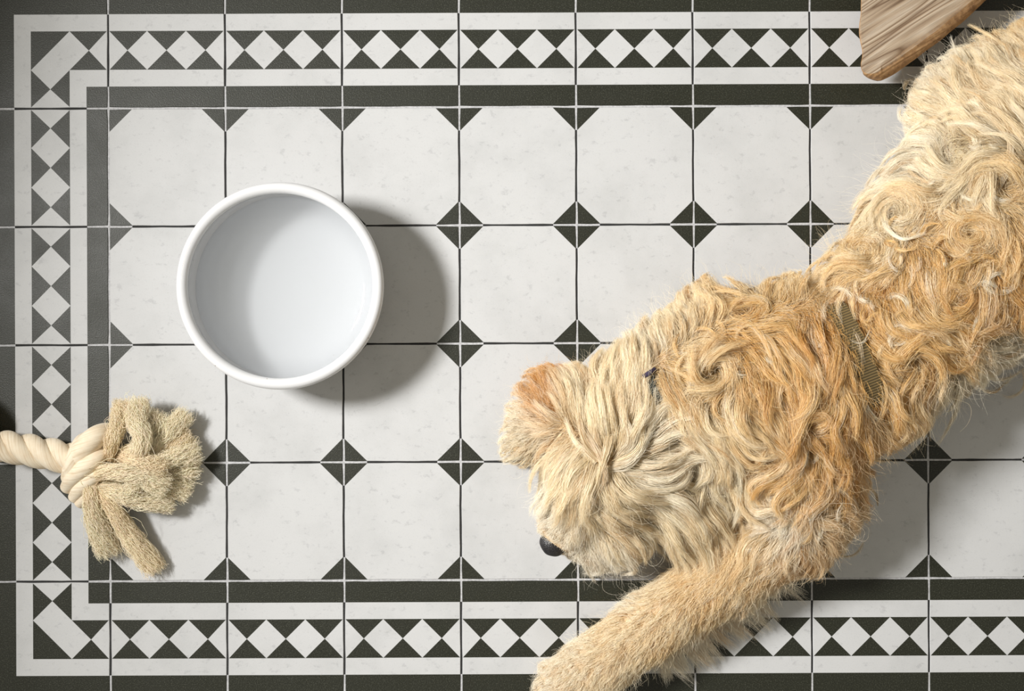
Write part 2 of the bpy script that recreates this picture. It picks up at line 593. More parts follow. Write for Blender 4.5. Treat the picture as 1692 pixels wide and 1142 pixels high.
# ------------------------------------------------------------------ water bowl
BH = 0.118
bc = P(461, 472, BH)
bowl = empty('water_bowl', (bc.x, bc.y, 0), 'round white glazed ceramic bowl with a thick rolled rim, standing on pale tiles', 'bowl')
M_GLAZE = mat_glaze()
R = 0.1605
prof = [(0.0, 0.0045), (0.118, 0.0045), (0.121, 0.0), (0.131, 0.0), (0.136, 0.004), (0.145, 0.018), (0.1505, 0.045), (0.1525, 0.075), (0.153, 0.092)]
for i in range(15):                                  # rolled rim
    a = math.radians(-70 + i * 250 / 14)
    prof.append((R - 0.0088 + 0.0088 * math.cos(a), BH - 0.0088 + 0.0088 * math.sin(a)))
inner = [(0.1448, 0.100), (0.1466, 0.092), (0.1472, 0.080), (0.1470, 0.066), (0.1458, 0.052), (0.1425, 0.040), (0.1365, 0.0300), (0.128, 0.0225), (0.119, 0.0178),
         (0.1165, 0.0168), (0.112, 0.0160), (0.080, 0.0135), (0.045, 0.0120), (0.0, 0.0115)]
nb = len(prof)
v, f = lathe(prof[:nb], 112)
mesh_obj('bowl_body', v, f, M_GLAZE, bowl)
last = prof[-1]
v, f = lathe([last, (0.1440, 0.104)] + inner, 112)
mesh_obj('bowl_interior', v, f, M_GLAZE, bowl)
water = mesh_obj('bowl_water', *lathe([(0.1458, 0.0618), (0.1448, 0.0610), (0.142, 0.0606), (0.09, 0.0606), (0.0, 0.0606)], 96), mat_water())
water.location = bowl.location
water['label'] = 'clear still water filling the white ceramic bowl'
water['category'] = 'water'

# ------------------------------------------------------------------ rope toy
M_ROPE = mat_rope()
M_FIBRE = mat_hair('cotton_fibre', 0.7, 0.2, 0.92)
rope = empty('rope_toy', P(110, 757), 'cream twisted cotton rope tug toy with a knot and a frayed tassel end', 'dog toy')
rz = 0.026
centre = catmull([P(-84, 704, 0.034), P(-62, 724, 0.03), P(-15, 735, rz), P(30, 741, rz), P(75, 749, rz), P(135, 761, rz)], 220)
T = np.gradient(centre, axis=0); T /= np.linalg.norm(T, axis=1)[:, None]
S_ = np.cross(T, (0, 0, 1.0)); S_ /= np.linalg.norm(S_, axis=1)[:, None]
U_ = np.cross(S_, T)
arc = np.concatenate([[0], np.cumsum(np.linalg.norm(np.diff(centre, axis=0), axis=1))])
for k in range(3):
    a = -2 * math.pi * (arc / 0.112 + k / 3) + 0.5
    p = centre + 0.0128 * (np.cos(a)[:, None] * S_ + np.sin(a)[:, None] * U_)
    rel(tube('rope_strand', p, 0.0142, M_ROPE, sides=20, twist=60), rope)

def loop(name, pts, r, n=60):
    path = catmull([P(*q) for q in pts], n)
    t = np.linspace(0, 1, n)
    rad = r * (0.80 + 0.20 * np.sin(np.pi * t)) / 1.0
    return rel(tube(name, path, rad, M_ROPE, sides=22, twist=45), rope)
def knot(pts_list):
    for pts, r in pts_list:
        loop('knot_loop', pts, r)
KN = [([(116, 790, .018), (124, 766, .042), (140, 740, .054), (160, 722, .050), (178, 716, .026), (184, 722, .012)], 0.0185),
      ([(146, 722, .016), (135, 730, .040), (126, 748, .054), (120, 770, .050), (116, 790, .026)], 0.0125),
      ([(112, 805, .014), (122, 789, .040), (140, 772, .055), (160, 757, .052), (176, 744, .034)], 0.0150),
      ([(124, 822, .014), (134, 806, .034), (150, 790, .046), (166, 776, .044), (178, 764, .030)], 0.0138),
      ([(132, 832, .014), (142, 820, .024), (152, 806, .032), (164, 790, .030)], 0.0120)]
knot(KN)
# the second knot, just outside the frame on the left
KN2 = [([(-62, 722, .02), (-84, 712, .055), (-100, 690, .070), (-94, 664, .058), (-80, 652, .02)], 0.020),
       ([(-96, 724, .018), (-74, 706, .060), (-66, 684, .072), (-72, 662, .055), (-88, 650, .018)], 0.019),
       ([(-116, 700, .02), (-96, 692, .050), (-74, 684, .060), (-54, 676, .040), (-50, 670, .018)], 0.017)]
knot(KN2)

def fibre_bundle(pts, r0, r1, n, seed, cut=0.05, kink=0.0022, twist=1.2, K=22):
    g = np.random.default_rng(seed)
    path = catmull([np.array(P(*q)) for q in pts], 60)
    T = np.gradient(path, axis=0); T /= np.linalg.norm(T, axis=1)[:, None]
    B = np.cross(T, (0, 0, 1.0)); B /= np.linalg.norm(B, axis=1)[:, None] + 1e-9
    N = np.cross(B, T)
    smax = np.clip(1 + g.normal(0, cut, n), 0.5, 1.08)
    s = np.linspace(0, 1, K)[None, :] * smax[:, None]
    x = np.clip(s, 0, 1) * 59
    i0 = np.minimum(x.astype(int), 58); fr = (x - i0)[..., None]
    def samp(A): return A[i0] * (1 - fr) + A[i0 + 1] * fr
    ex = np.clip(s - 1, 0, 1)[..., None] * np.linalg.norm(path[-1] - path[0])
    ang = g.uniform(0, 2 * np.pi, n); rad = np.sqrt(g.uniform(0, 1, n))
    rr = (r0 + (r1 - r0) * s ** 1.5) * rad[:, None]
    aa = ang[:, None] + twist * s * 2
    pos = samp(path) + samp(T) * ex + samp(B) * (rr * np.cos(aa))[..., None] + samp(N) * (rr * np.sin(aa) * 0.75)[..., None]
    for amp, fq in ((kink, 3.0), (kink * 0.6, 8.0)):
        ph = g.uniform(0, 6.28, (n, 1, 3)); ff = fq * g.uniform(0.6, 1.5, (n, 1, 3))
        pos = pos + amp * (0.25 + s[..., None]) * np.sin(ff * 6.28 * s[..., None] + ph) * g.uniform(0.2, 1.2, (n, 1, 1))
    w = g.uniform(0, 1, n) < 0.05                     # loose looping fibres
    pos[w] += (0.006 * np.sin(s[w] * g.uniform(5, 14, (w.sum(), 1)) + g.uniform(0, 6, (w.sum(), 1))))[..., None] * g.normal(0, 1, (w.sum(), 1, 3))
    pos[..., 2] = np.maximum(pos[..., 2], 0.0012)
    base = np.array((0.975, 0.87, 0.675)) if seed % 4 else np.array((0.965, 0.835, 0.62))
    tint = base * g.uniform(0.86, 1.08, (n, 1)) * (1 + g.normal(0, 0.02, (n, 3)))
    return pos, np.clip(tint, 0, 0.96)

BUND = [  # photo points with heights, radius at root and at tip, fibre count
    ([(178, 758, .045), (186, 728, .058), (196, 700, .050), (206, 670, .040)], .009, .013, 420),
    ([(200, 790, .040), (228, 752, .062), (236, 722, .062), (226, 698, .056), (228, 668, .046)], .011, .013, 520),
    ([(200, 775, .030), (228, 735, .040), (250, 706, .036), (262, 690, .026)], .010, .015, 420),
    ([(205, 780, .030), (245, 745, .040), (275, 718, .034), (303, 688, .024)], .010, .012, 420),
    ([(205, 785, .026), (250, 755, .036), (285, 738, .030), (309, 724, .022)], .010, .012, 420),
    ([(205, 785, .034), (255, 765, .046), (290, 755, .040), (322, 750, .028)], .010, .013, 420),
    ([(200, 790, .022), (255, 780, .030), (290, 776, .026), (320, 776, .020)], .011, .014, 420),
    ([(195, 795, .026), (250, 795, .034), (285, 800, .028), (306, 812, .022)], .012, .014, 460),
    ([(195, 750, .03), (222, 760, .060), (250, 770, .058), (268, 778, .050)], .012, .014, 460),
    ([(158, 782, .050), (185, 780, .066), (215, 783, .066), (245, 790, .058), (268, 802, .048)], .011, .014, 620),
    ([(160, 800, .034), (195, 812, .046), (230, 822, .040), (280, 826, .024)], .013, .016, 460),
    ([(152, 795, .044), (152, 830, .046), (162, 868, .036), (180, 908, .016)], .011, .016, 560),
    ([(165, 805, .040), (186, 840, .042), (212, 880, .030), (252, 935, .014)], .011, .014, 520),
    ([(172, 800, .036), (186, 836, .034), (205, 872, .024), (226, 905, .014)], .010, .013, 360),
    ([(185, 770, .030), (215, 745, .050), (232, 770, .058), (225, 800, .056), (205, 815, .050)], .010, .008, 300),
]
for i, (pts, r0, r1, n) in enumerate(BUND):
    pos, tint = fibre_bundle(pts, r0 * 1.05, r1 * 1.35, int(n * 1.4), 40 + i, cut=0.075, kink=0.0034)
    K = pos.shape[1]
    o = hair_object('frayed_strand', pos, np.linspace(0.00036, 0.00022, K)[None, :], tint, M_FIBRE)
    rel(o, rope)

# ------------------------------------------------------------------ low wooden stool (top right)
M_WOOD = mat_wood()
ZT, ZB = 0.082, 0.044
outline = [(1424, -300), (1422, -200), (1423, -100), (1421, -40), (1422, 10), (1420, 50), (1424, 85), (1422, 108), (1428, 121), (1440, 128), (1456, 130), (1470, 125),
           (1500, 107), (1530, 84), (1562, 61), (1595, 33), (1632, 0), (1672, -38), (1720, -90), (1760, -150), (1780, -220), (1780, -300)]
sroot = P(1600, -100, 0)
stool = empty('wooden_stool', (sroot.x, sroot.y, 0), 'low weathered brown wooden stool with a rounded corner beside the dog', 'stool')
gang = math.atan2(118, 190)                        # direction of the grain on the floor
op = [P(u, vv, ZT) for u, vv in outline]
op = catmull([(p.x, p.y, 0) for p in op], 130)
cen = np.array([sroot.x, sroot.y, 0])
nrm = []
for i in range(len(op)):
    a, b = op[max(0, i - 1)], op[min(len(op) - 1, i + 1)]
    d = b - a; n = np.array((d[1], -d[0], 0)); n /= np.linalg.norm(n)
    if n.dot(cen - op[i]) < 0: n = -n
    nrm.append(n)                                   # inward
nrm = np.array(nrm)
rings = []
bev = [(0.018, ZT), (0.0155, ZT - 0.0003), (0.013, ZT - 0.0009), (0.0105, ZT - 0.0018), (0.008, ZT - 0.0032), (0.0055, ZT - 0.0052), (0.0035, ZT - 0.0078), (0.0018, ZT - 0.011), (0.0006, ZT - 0.0145), (0.0, ZT - 0.018), (0.002, ZB + 0.010), (0.007, ZB + 0.003), (0.013, ZB)]
wob = np.array([noise.noise(Vector((p[0] * 34, p[1] * 34, 3.0))) for p in op])
for ins, z in bev:
    tt = np.linspace(0, 1, len(op))
    fac = (0.06 + 2.0 * np.clip((tt - 0.36) / 0.22, 0, 1) ** 1.5)[:, None]
    under = (0.026 * np.clip((0.50 - tt) / 0.22, 0, 1) * np.clip((ZT - 0.002 - z) / 0.03, 0, 1))[:, None]
    ring = op + nrm * (ins * fac + under + 0.0016 * wob[:, None]); ring[:, 2] = z + 0.0008 * wob
    rings.append(ring)
n = len(op)
verts = np.concatenate(rings); faces = []
for k in range(len(rings) - 1):
    for i in range(n):
        j = (i + 1) % n
        faces.append((k * n + i, k * n + j, (k + 1) * n + j, (k + 1) * n + i))
faces.append(tuple(range(n))[::-1]); faces.append(tuple(range((len(rings) - 1) * n, len(rings) * n)))
Rz = Matrix.Rotation(-gang, 3, 'Z')
lv = [Rz @ (Vector(q) - Vector((sroot.x, sroot.y, 0))) for q in verts]
seat = mesh_obj('seat', lv, faces, M_WOOD, stool)
seat.rotation_euler = (0, 0, gang)
for pl in seat.data.polygons:
    if len(pl.vertices) > 8: pl.use_smooth = False
bm = bmesh.new(); bm.from_mesh(seat.data); bmesh.ops.recalc_face_normals(bm, faces=bm.faces); bm.to_mesh(seat.data); bm.free()
for (u, vv) in ((1480, 20), (1490, -220), (1720, -220), (1640, -60)):
    q = P(u, vv, 0.0) - sroot
    lg = mesh_obj('leg', *lathe([(0, 0), (0.016, 0), (0.018, 0.003), (0.021, 0.03), (0.022, ZB + 0.004), (0, ZB + 0.004)], 20), M_WOOD, stool)
    lg.location = (q.x, q.y, 0)

# ------------------------------------------------------------------ dog: one continuous body surface
M_SKIN = mat_skin()
dog = empty('dog', P(1330, 680), 'golden curly-coated dog lying flat on the tiled floor with its head down', 'dog')
bmd = bmesh.new()
def blob(u, v, z, rh, rv, ru=None, ang=0.0):
    """ellipsoid: photo centre, height, horizontal radius (mm), vertical radius (mm), optional second horizontal radius and heading"""
    c = P(u, v, z)
    mt = Matrix.Translation(c) @ Matrix.Rotation(ang, 4, 'Z') @ Matrix.Diagonal((rh / 1000, (ru or rh) / 1000, rv / 1000, 1))
    bmesh.ops.create_icosphere(bmd, subdivisions=3, radius=1.0, matrix=mt)
def chain(pts):
    for a, b in zip(pts[:-1], pts[1:]):
        L = math.hypot(a[0] - b[0], a[1] - b[1]) / 1000
        m = max(2, int(L / 0.012))
        for i in range(m + 1):
            t = i / m
            blob(*[a[k] * (1 - t) + b[k] * t for k in range(5)])
# trunk: neck, shoulders, chest, loin, rump (u, v, z, horizontal r, vertical r)
chain([(1085, 660, .080, 82, 76), (1150, 645, .090, 108, 88), (1240, 645, .095, 138, 95), (1320, 630, .095, 140, 97), (1415, 585, .092, 124, 94),
       (1500, 510, .092, 134, 94), (1590, 420, .096, 152, 97), (1690, 320, .098, 162, 98), (1790, 230, .092, 150, 92), (1870, 160, .080, 110, 78)])
# left shoulder and upper arm, forearm, paw
chain([(1300, 740, .085, 100, 82), (1320, 810, .072, 88, 70), (1300, 872, .062, 68, 58), (1240, 918, .056, 55, 50), (1160, 972, .050, 48, 44),
       (1080, 1030, .046, 45, 41), (1010, 1082, .042, 45, 38), (955, 1122, .036, 47, 34)])
for (u, vv, r) in ((912, 1112, 19), (905, 1138, 20), (918, 1162, 20), (950, 1174, 19)):
    chain([(950, 1122, .030, 24, 24), (u, vv, .022, r, 19)])
# right foreleg, folded under the chest
chain([(1190, 560, .07, 70, 60), (1110, 590, .045, 46, 40), (1050, 650, .035, 36, 32)])
# hind legs, splayed
chain([(1700, 250, .085, 120, 82), (1635, 200, .072, 90, 66), (1602, 190, .060, 74, 54), (1660, 130, .045, 46, 42), (1760, 80, .035, 38, 32)])
chain([(1780, 330, .080, 110, 78), (1850, 420, .065, 90, 60), (1880, 500, .05, 60, 46), (1850, 560, .04, 44, 36), (1790, 590, .03, 36, 28)])
# tail
chain([(1890, 130, .075, 40, 40), (1960, 80, .05, 28, 28), (2030, 30, .035, 20, 20), (2080, 20, .03, 12, 12)])
# head: skull, brow, muzzle, jaw
chain([(1075, 672, .080, 82, 74), (1035, 722, .082, 84, 76), (1005, 762, .078, 78, 70), (975, 805, .066, 62, 56), (950, 845, .055, 47, 44), (930, 874, .048, 36, 35), (923, 885, .046, 25, 26)])
chain([(1010, 860, .05, 52, 46), (972, 883, .036, 40, 32), (944, 888, .030, 26, 22)])
# ears: flaps lying out on both sides
chain([(972, 690, .095, 40, 26), (930, 672, .075, 44, 22), (905, 668, .055, 40, 20), (885, 700, .040, 36, 18), (868, 732, .030, 26, 14)])
chain([(1090, 770, .105, 44, 26), (1125, 815, .085, 50, 22), (1150, 855, .062, 46, 20), (1160, 885, .045, 34, 16)])
me = bpy.data.meshes.new('tmp'); bmd.to_mesh(me); bmd.free()
tmp = bpy.data.objects.new('tmp', me); C.objects.link(tmp)
rm = tmp.modifiers.new('r', 'REMESH'); rm.mode = 'VOXEL'; rm.voxel_size = 0.0065
sm = tmp.modifiers.new('s', 'SMOOTH'); sm.factor = 0.5; sm.iterations = 6
dg = bpy.context.evaluated_depsgraph_get()
bme = bpy.data.meshes.new_from_object(tmp.evaluated_get(dg))
bpy.data.objects.remove(tmp)
nv = len(bme.vertices)
co = np.empty(nv * 3, dtype=np.float32); bme.vertices.foreach_get('co', co); co = co.reshape(-1, 3)
co[:, 2] = np.maximum(co[:, 2], 0.0015)
bme.vertices.foreach_set('co', co.ravel())
bme.materials.clear(); bme.materials.append(M_SKIN)
bme.polygons.foreach_set('use_smooth', np.ones(len(bme.polygons), dtype=bool))
bme.update(); bme.name = 'body'
body = link(bpy.data.objects.new('body', bme)); rel(body, dog)
bme.calc_loop_triangles()
nt = len(bme.loop_triangles)
tri = np.empty(nt * 3, dtype=np.int32); bme.loop_triangles.foreach_get('vertices', tri); tri = tri.reshape(-1, 3)
bvh = BVHTree.FromPolygons([Vector(c) for c in co.tolist()], tri.tolist())
print('dog body verts', nv, 'tris', nt)

def nearest(p):
    loc = np.empty_like(p); nor = np.empty_like(p)
    for i, q in enumerate(p.tolist()):
        a, b, _, _ = bvh.find_nearest(q)
        loc[i] = a; nor[i] = b
    return loc, nor

# nose
nc = P(913, 899, 0.053)
nd = Vector((-0.55, -0.80, 0.0)).normalized()
bmn = bmesh.new()
bmesh.ops.create_icosphere(bmn, subdivisions=4, radius=1.0)
side = Vector((-nd.y, nd.x, 0))
for vtx in bmn.verts:
    p = vtx.co.copy()
    x, y, z = p.x * 0.0195, p.y * 0.0220, p.z * 0.0180          # x forward, y across, z up
    if z < 0: y *= 1 - 0.25 * (-p.z)
    for s in (-1, 1):                                            # nostrils
        d2 = ((y - s * 0.009) / 0.0052) ** 2 + ((z + 0.002) / 0.0045) ** 2
        if x > 0: x -= 0.0085 * math.exp(-d2)
    x -= 0.0016 * math.exp(-(y / 0.0014) ** 2) if x > 0 and z < 0.004 else 0
    vtx.co = nc + nd * x + side * y + Vector((0, 0, z))
men = bpy.data.meshes.new('nose'); bmn.to_mesh(men); bmn.free()
men.materials.append(mat_nose())
men.polygons.foreach_set('use_smooth', np.ones(len(men.polygons), dtype=bool))
nose = link(bpy.data.objects.new('nose', men)); rel(nose, dog); nose['label'] = 'black leathery nose'
# eyes, under the fringe
M_EYE = plain('eye_brown', (0.015, 0.008, 0.004), 0.08)
for (u, vv) in ((962, 800), (1012, 832)):
    l, nn = nearest(np.array([P(u, vv, 0.12)]))
    ev, ef = lathe([(0.0105 * math.cos(math.radians(a)), 0.0105 * math.sin(math.radians(a))) for a in range(-90, 91, 15)], 18)
    e = mesh_obj('eye', ev, ef, M_EYE); e.location = l[0] - nn[0] * 0.003; rel(e, dog)

# ------------------------------------------------------------------ collar and harness strap around the body
def seg_dist(p, a, b):
    a, b = np.array(a)[:2], np.array(b)[:2]
    ab = b - a
    t = np.clip(((p[..., :2] - a) @ ab) / ab.dot(ab), 0, 1)
    return np.linalg.norm(p[..., :2] - (a + t[..., None] * ab), axis=-1)

STRAP = [P(1399, 512, .20), P(1424, 580, .20), P(1446, 662, .18)]
COLL = [P(1078, 622, .16), P(1092, 652, .165)]

def band(name, mat, centre, axis, width, off, visible, thick=0.003, steps=120):
    """band of webbing round the trunk: rays cast outwards from the axis in the plane across it"""
    c = Vector(centre); ax = Vector(axis).normalized(); sd = Vector((0, 0, 1)).cross(ax).normalized()
    rad = []
    A = np.linspace(-0.15 * math.pi, 1.15 * math.pi, steps)
    for a in A:
        d = sd * math.cos(a) + Vector((0, 0, 1)) * math.sin(a)
        rr = []
        for w in (-1, 0, 1):
            h = bvh.ray_cast(c + ax * w * width / 2 + d * 0.4, -d, 0.4)
            rr.append(0.4 - h[3] if h[0] else 0.1)
        rad.append(max(rr))
    rad = np.array(rad)
    for _ in range(6): rad[1:-1] = (rad[:-2] + 2 * rad[1:-1] + rad[2:]) / 4
    vs, fs, uvs = [], [], []
    arc = 0; prev = None
    sect = [(-0.5, 0), (-0.46, thick), (0.46, thick), (0.5, 0)]
    ring_uv = []
    for a, r in zip(A, rad):
        d = sd * math.cos(a) + Vector((0, 0, 1)) * math.sin(a)
        p = c + d * (r + off)
        if visible is not None:                      # elsewhere the webbing is sunk under the coat
            dd = min(seg_dist(np.array([p]), a_, b_)[0] for a_, b_ in zip(visible[:-1], visible[1:]))
            p = p - d * min(0.024, max(0.0, dd - 0.006) * 0.8)
        if prev is not None: arc += (p - prev).length
        prev = p
        for w, h in sect:
            vs.append(p + ax * w * width + d * h)
            ring_uv.append((arc, w * width))
    m = len(sect)
    for i in range(len(A) - 1):
        for k in range(m):
            k2 = (k + 1) % m
            q = (i * m + k, (i + 1) * m + k, (i + 1) * m + k2, i * m + k2)
            fs.append(q)
    vs = [Vector((p.x, p.y, max(p.z, 0.002))) for p in vs]
    o = mesh_obj(name, vs, fs, mat, smooth=False)
    lay = o.data.uv_layers.new(name='UVMap')
    idx = np.empty(len(o.data.loops), dtype=np.int32); o.data.loops.foreach_get('vertex_index', idx)
    lay.data.foreach_set('uv', np.array([ring_uv[i] for i in idx], dtype=np.float32).ravel())
    return rel(o, dog)
M_STRAP = mat_webbing('olive_webbing', (0.135, 0.092, 0.034))
M_COLLAR = mat_webbing('dark_webbing', (0.050, 0.052, 0.040))
sa, sb = P(1392, 500, 0.19), P(1450, 672, 0.165)
sax = Vector((sb.y - sa.y, -(sb.x - sa.x), 0)).normalized()     # across the strap, along the trunk
smid = P(1420, 585, 0.19)
strap = band('harness_strap', M_STRAP, (smid.x, smid.y, 0.095), sax, 0.031, 0.007, STRAP)
strap['label'] = 'olive brown webbing harness strap'
cmid = P(1086, 650, 0.15)
cax = Vector((0.93, 0.37, 0))
collar = band('collar', M_COLLAR, (cmid.x, cmid.y, 0.085), cax, 0.020, 0.001, COLL)
collar['label'] = 'dark webbing collar'
ct = P(1077, 614, 0.15)
tagc = rel(tube('collar_ribbon', catmull([P(1064, 622, .158), P(1072, 617, .168), P(1083, 610, .162)], 14), [0.0036] * 14, plain('purple_cloth', (0.035, 0.026, 0.055), 0.85), sides=10, flat=0.6), dog)

# ------------------------------------------------------------------ dog: hair
COL = dict(gold=(0.90, 0.64, 0.275), amber=(0.83, 0.53, 0.19), ginger=(0.74, 0.40, 0.10), cream=(0.96, 0.845, 0.60), pale=(0.97, 0.895, 0.72),
           white=(0.96, 0.91, 0.78), tan=(0.88, 0.67, 0.39), straw=(0.93, 0.745, 0.43))
# u, v, z, heading du, dv, length mm, curl, stick, colour   (read off the photo)
CT = [
 # head
 (1000, 630, .14, -0.05, -1, 90, .10, .55, 'cream'), (1050, 660, .15, .15, -1, 95, .15, .6, 'cream'), (960, 680, .13, -.1, -1, 80, .10, .55, 'cream'),
 (1070, 720, .16, .45, -.8, 100, .25, .7, 'pale'), (1010, 735, .16, .05, -1, 100, .15, .7, 'cream'),
 (925, 640, .09, -.5, -.8, 45, .30, .35, 'ginger'), (905, 670, .08, -.5, -.6, 42, .3, .4, 'ginger'), (880, 690, .06, -.9, -.1, 34, .15, .35, 'pale'),
 (862, 730, .04, -.9, .45, 36, .10, .3, 'pale'), (890, 750, .05, -.4, .9, 36, .10, .4, 'cream'),
 (935, 735, .12, -.45, .9, 85, .15, .7, 'cream'), (915, 800, .10, -.35, .95, 60, .15, .7, 'white'), (965, 775, .14, -.2, 1, 90, .25, .75, 'cream'),
 (905, 850, .08, -.75, .5, 34, .15, .6, 'white'), (930, 870, .08, -.5, .8, 26, .1, .7, 'white'), (955, 850, .09, .2, 1, 50, .25, .75, 'pale'),
 (1000, 800, .14, .25, 1, 95, .35, .75, 'cream'), (1010, 850, .12, .95, .35, 100, .2, .75, 'cream'), (1050, 800, .15, .95, .30, 125, .15, .75, 'pale'),
 (1080, 850, .13, .90, .45, 120, .15, .75, 'cream'), (1020, 900, .08, .6, .75, 70, .2, .6, 'white'), (975, 905, .06, .35, .9, 48, .15, .5, 'white'),
 (1080, 905, .07, .55, .8, 70, .2, .6, 'pale'), (1130, 890, .08, .6, .8, 80, .2, .6, 'cream'), (1160, 830, .12, .65, .8, 110, .2, .7, 'cream'),
 (1100, 750, .16, .95, -.2, 110, .25, .75, 'pale'), (1190, 770, .15, .4, .95, 100, .25, .75, 'cream'), (1200, 870, .11, .2, 1, 90, .3, .7, 'straw'),
 # neck and shoulders
 (1060, 590, .11, -.45, -.85, 50, .2, .35, 'pale'), (1010, 600, .08, -.6, -.7, 45, .15, .3, 'pale'), (1110, 540, .12, -.5, -.8, 48, .35, .4, 'cream'),
 (1180, 510, .15, -.2, -.9, 55, .6, .6, 'straw'), (1110, 620, .16, .6, .75, 80, .35, .75, 'straw'), (1130, 680, .17, .55, .85, 95, .3, .8, 'cream'),
 (1220, 560, .18, .55, .8, 85, .6, .8, 'gold'), (1270, 520, .17, .4, .7, 70, .6, .8, 'gold'), (1300, 470, .14, .1, -.8, 45, .5, .6, 'straw'),
 (1290, 590, .19, .35, 1, 85, .5, .85, 'gold'), (1340, 540, .18, .25, 1, 75, .5, .85, 'amber'), (1360, 620, .19, -.15, 1, 85, .45, .85, 'gold'),
 (1220, 660, .19, .6, .8, 90, .4, .85, 'straw'), (1290, 690, .19, .6, .7, 80, .8, .85, 'amber'), (1380, 690, .17, .1, 1, 75, .5, .8, 'amber'),
 (1240, 740, .18, .3, 1, 90, .6, .8, 'straw'), (1310, 770, .17, .1, 1, 75, 1.0, .8, 'gold'), (1390, 760, .14, .5, .85, 70, .6, .7, 'amber'),
 (1430, 745, .12, .9, .35, 55, .4, .5, 'gold'), (1290, 840, .14, .0, 1, 60, 1.1, .7, 'white'), (1350, 830, .13, .3, .9, 60, 1.0, .65, 'tan'),
 (1400, 820, .10, .6, .7, 48, .7, .5, 'tan'), (1360, 900, .08, .4, .9, 45, .4, .5, 'tan'), (1240, 870, .12, .0, 1, 70, .7, .7, 'straw'),
 # trunk behind the strap
 (1370, 460, .14, -.2, .7, 50, .4, .6, 'straw'), (1430, 480, .18, .05, 1, 65, .4, .8, 'gold'), (1440, 420, .16, -.4, .5, 60, .7, .6, 'straw'),
 (1480, 360, .14, -.6, .2, 60, .9, .5, 'cream'), (1520, 440, .19, .3, .8, 65, 1.0, .8, 'gold'), (1470, 540, .19, .1, 1, 75, .5, .85, 'gold'),
 (1480, 630, .17, .55, .9, 80, .4, .75, 'gold'), (1510, 690, .12, .45, .95, 60, .5, .5, 'straw'), (1560, 560, .19, .5, .6, 70, 1.1, .8, 'gold'),
 (1560, 660, .14, .1, 1, 60, .7, .55, 'pale'), (1620, 600, .17, .5, .7, 70, 1.1, .7, 'pale'), (1680, 600, .15, .6, .6, 65, .9, .6, 'white'),
 (1590, 480, .20, .4, .6, 65, 1.1, .85, 'gold'), (1660, 480, .20, .5, .6, 70, 1.1, .85, 'amber'), (1560, 350, .19, -.2, .7, 70, .9, .8, 'straw'),
 (1640, 400, .20, .4, .3, 70, 1.1, .85, 'gold'), (1680, 330, .20, -.2, .8, 80, .8, .85, 'straw'), (1620, 280, .19, -.5, .8, 85, .6, .8, 'cream'),
 (1530, 270, .14, -.8, .2, 70, .5, .5, 'pale'), (1500, 210, .09, -.9, -.2, 50, .3, .35, 'white'), (1520, 140, .08, -.75, -.6, 44, .4, .4, 'pale'),
 (1580, 120, .11, -.5, -.85, 52, .4, .5, 'pale'), (1640, 130, .13, -.5, -.85, 64, .35, .55, 'cream'), (1600, 200, .15, -.6, -.6, 90, .4, .65, 'cream'),
 (1690, 200, .18, -.5, -.6, 90, .5, .75, 'cream'), (1670, 50, .07, -.4, -.9, 60, .3, .4, 'straw'), (1780, 200, .18, .3, -.6, 80, .8, .8, 'gold'),
 (1850, 450, .10, .6, .6, 60, .7, .6, 'gold'), (1950, 90, .06, .8, -.5, 60, .4, .4, 'cream'),
 # foreleg and paw
 (1300, 930, .07, -.5, .8, 30, .15, .85, 'tan'), (1240, 930, .07, -.6, .75, 32, .2, .8, 'straw'), (1160, 960, .07, -.65, .75, 32, .2, .8, 'straw'),
 (1180, 1000, .06, -.3, .9, 32, .2, .7, 'straw'), (1090, 1010, .07, -.65, .75, 34, .2, .8, 'cream'), (1100, 1055, .06, -.3, .95, 32, .2, .7, 'straw'),
 (1040, 975, .05, -.75, -.4, 28, .1, .5, 'pale'), (1010, 1040, .06, -.7, .6, 32, .2, .75, 'cream'), (1040, 1085, .06, -.5, .85, 34, .2, .75, 'cream'),
 (950, 1050, .05, -.85, .1, 28, .1, .55, 'pale'), (940, 1100, .05, -.7, .7, 22, .1, .8, 'pale'), (905, 1120, .03, -.8, .5, 18, .1, .8, 'white'),
 (990, 1130, .05, -.4, .9, 24, .1, .8, 'cream'),
 (1150, 1045, .03, .25, 1, 44, .25, .3, 'white'), (1215, 1000, .03, .5, .9, 58, .3, .3, 'white'), (1260, 960, .03, .6, .8, 50, .3, .3, 'white'),
]
cxy = np.array([tuple(P(c[0], c[1], c[2])) for c in CT])
chd = np.array([(c[3], -c[4]) for c in CT]); chd /= np.linalg.norm(chd, axis=1)[:, None]
cpar = np.array([(c[5], c[6], c[7]) for c in CT])
ccol = np.array([COL[c[8]] for c in CT])
# whorls: u, v, z, radius mm, sense (+1 clockwise in the photo)
WH = [(1182, 612, .18, 42, 1), (1150, 775, .16, 40, 1), (1610, 385, .20, 44, 1), (1512, 590, .19, 46, 1), (1490, 345, .17, 38, -1), (1275, 755, .18, 40, 1),
      (1640, 565, .18, 44, -1), (1575, 500, .20, 34, -1), (1330, 700, .18, 34, -1), (1270, 850, .14, 28, 1), (1350, 845, .13, 28, -1), (1440, 420, .17, 32, 1),
      (1660, 300, .20, 40, -1), (1585, 270, .18, 36, 1), (1235, 520, .16, 30, -1), (1590, 610, .17, 30, 1)]
wxy = np.array([tuple(P(w[0], w[1], w[2])) for w in WH]); wr = np.array([w[3] / 1000 for w in WH]); ws = np.array([w[4] for w in WH])

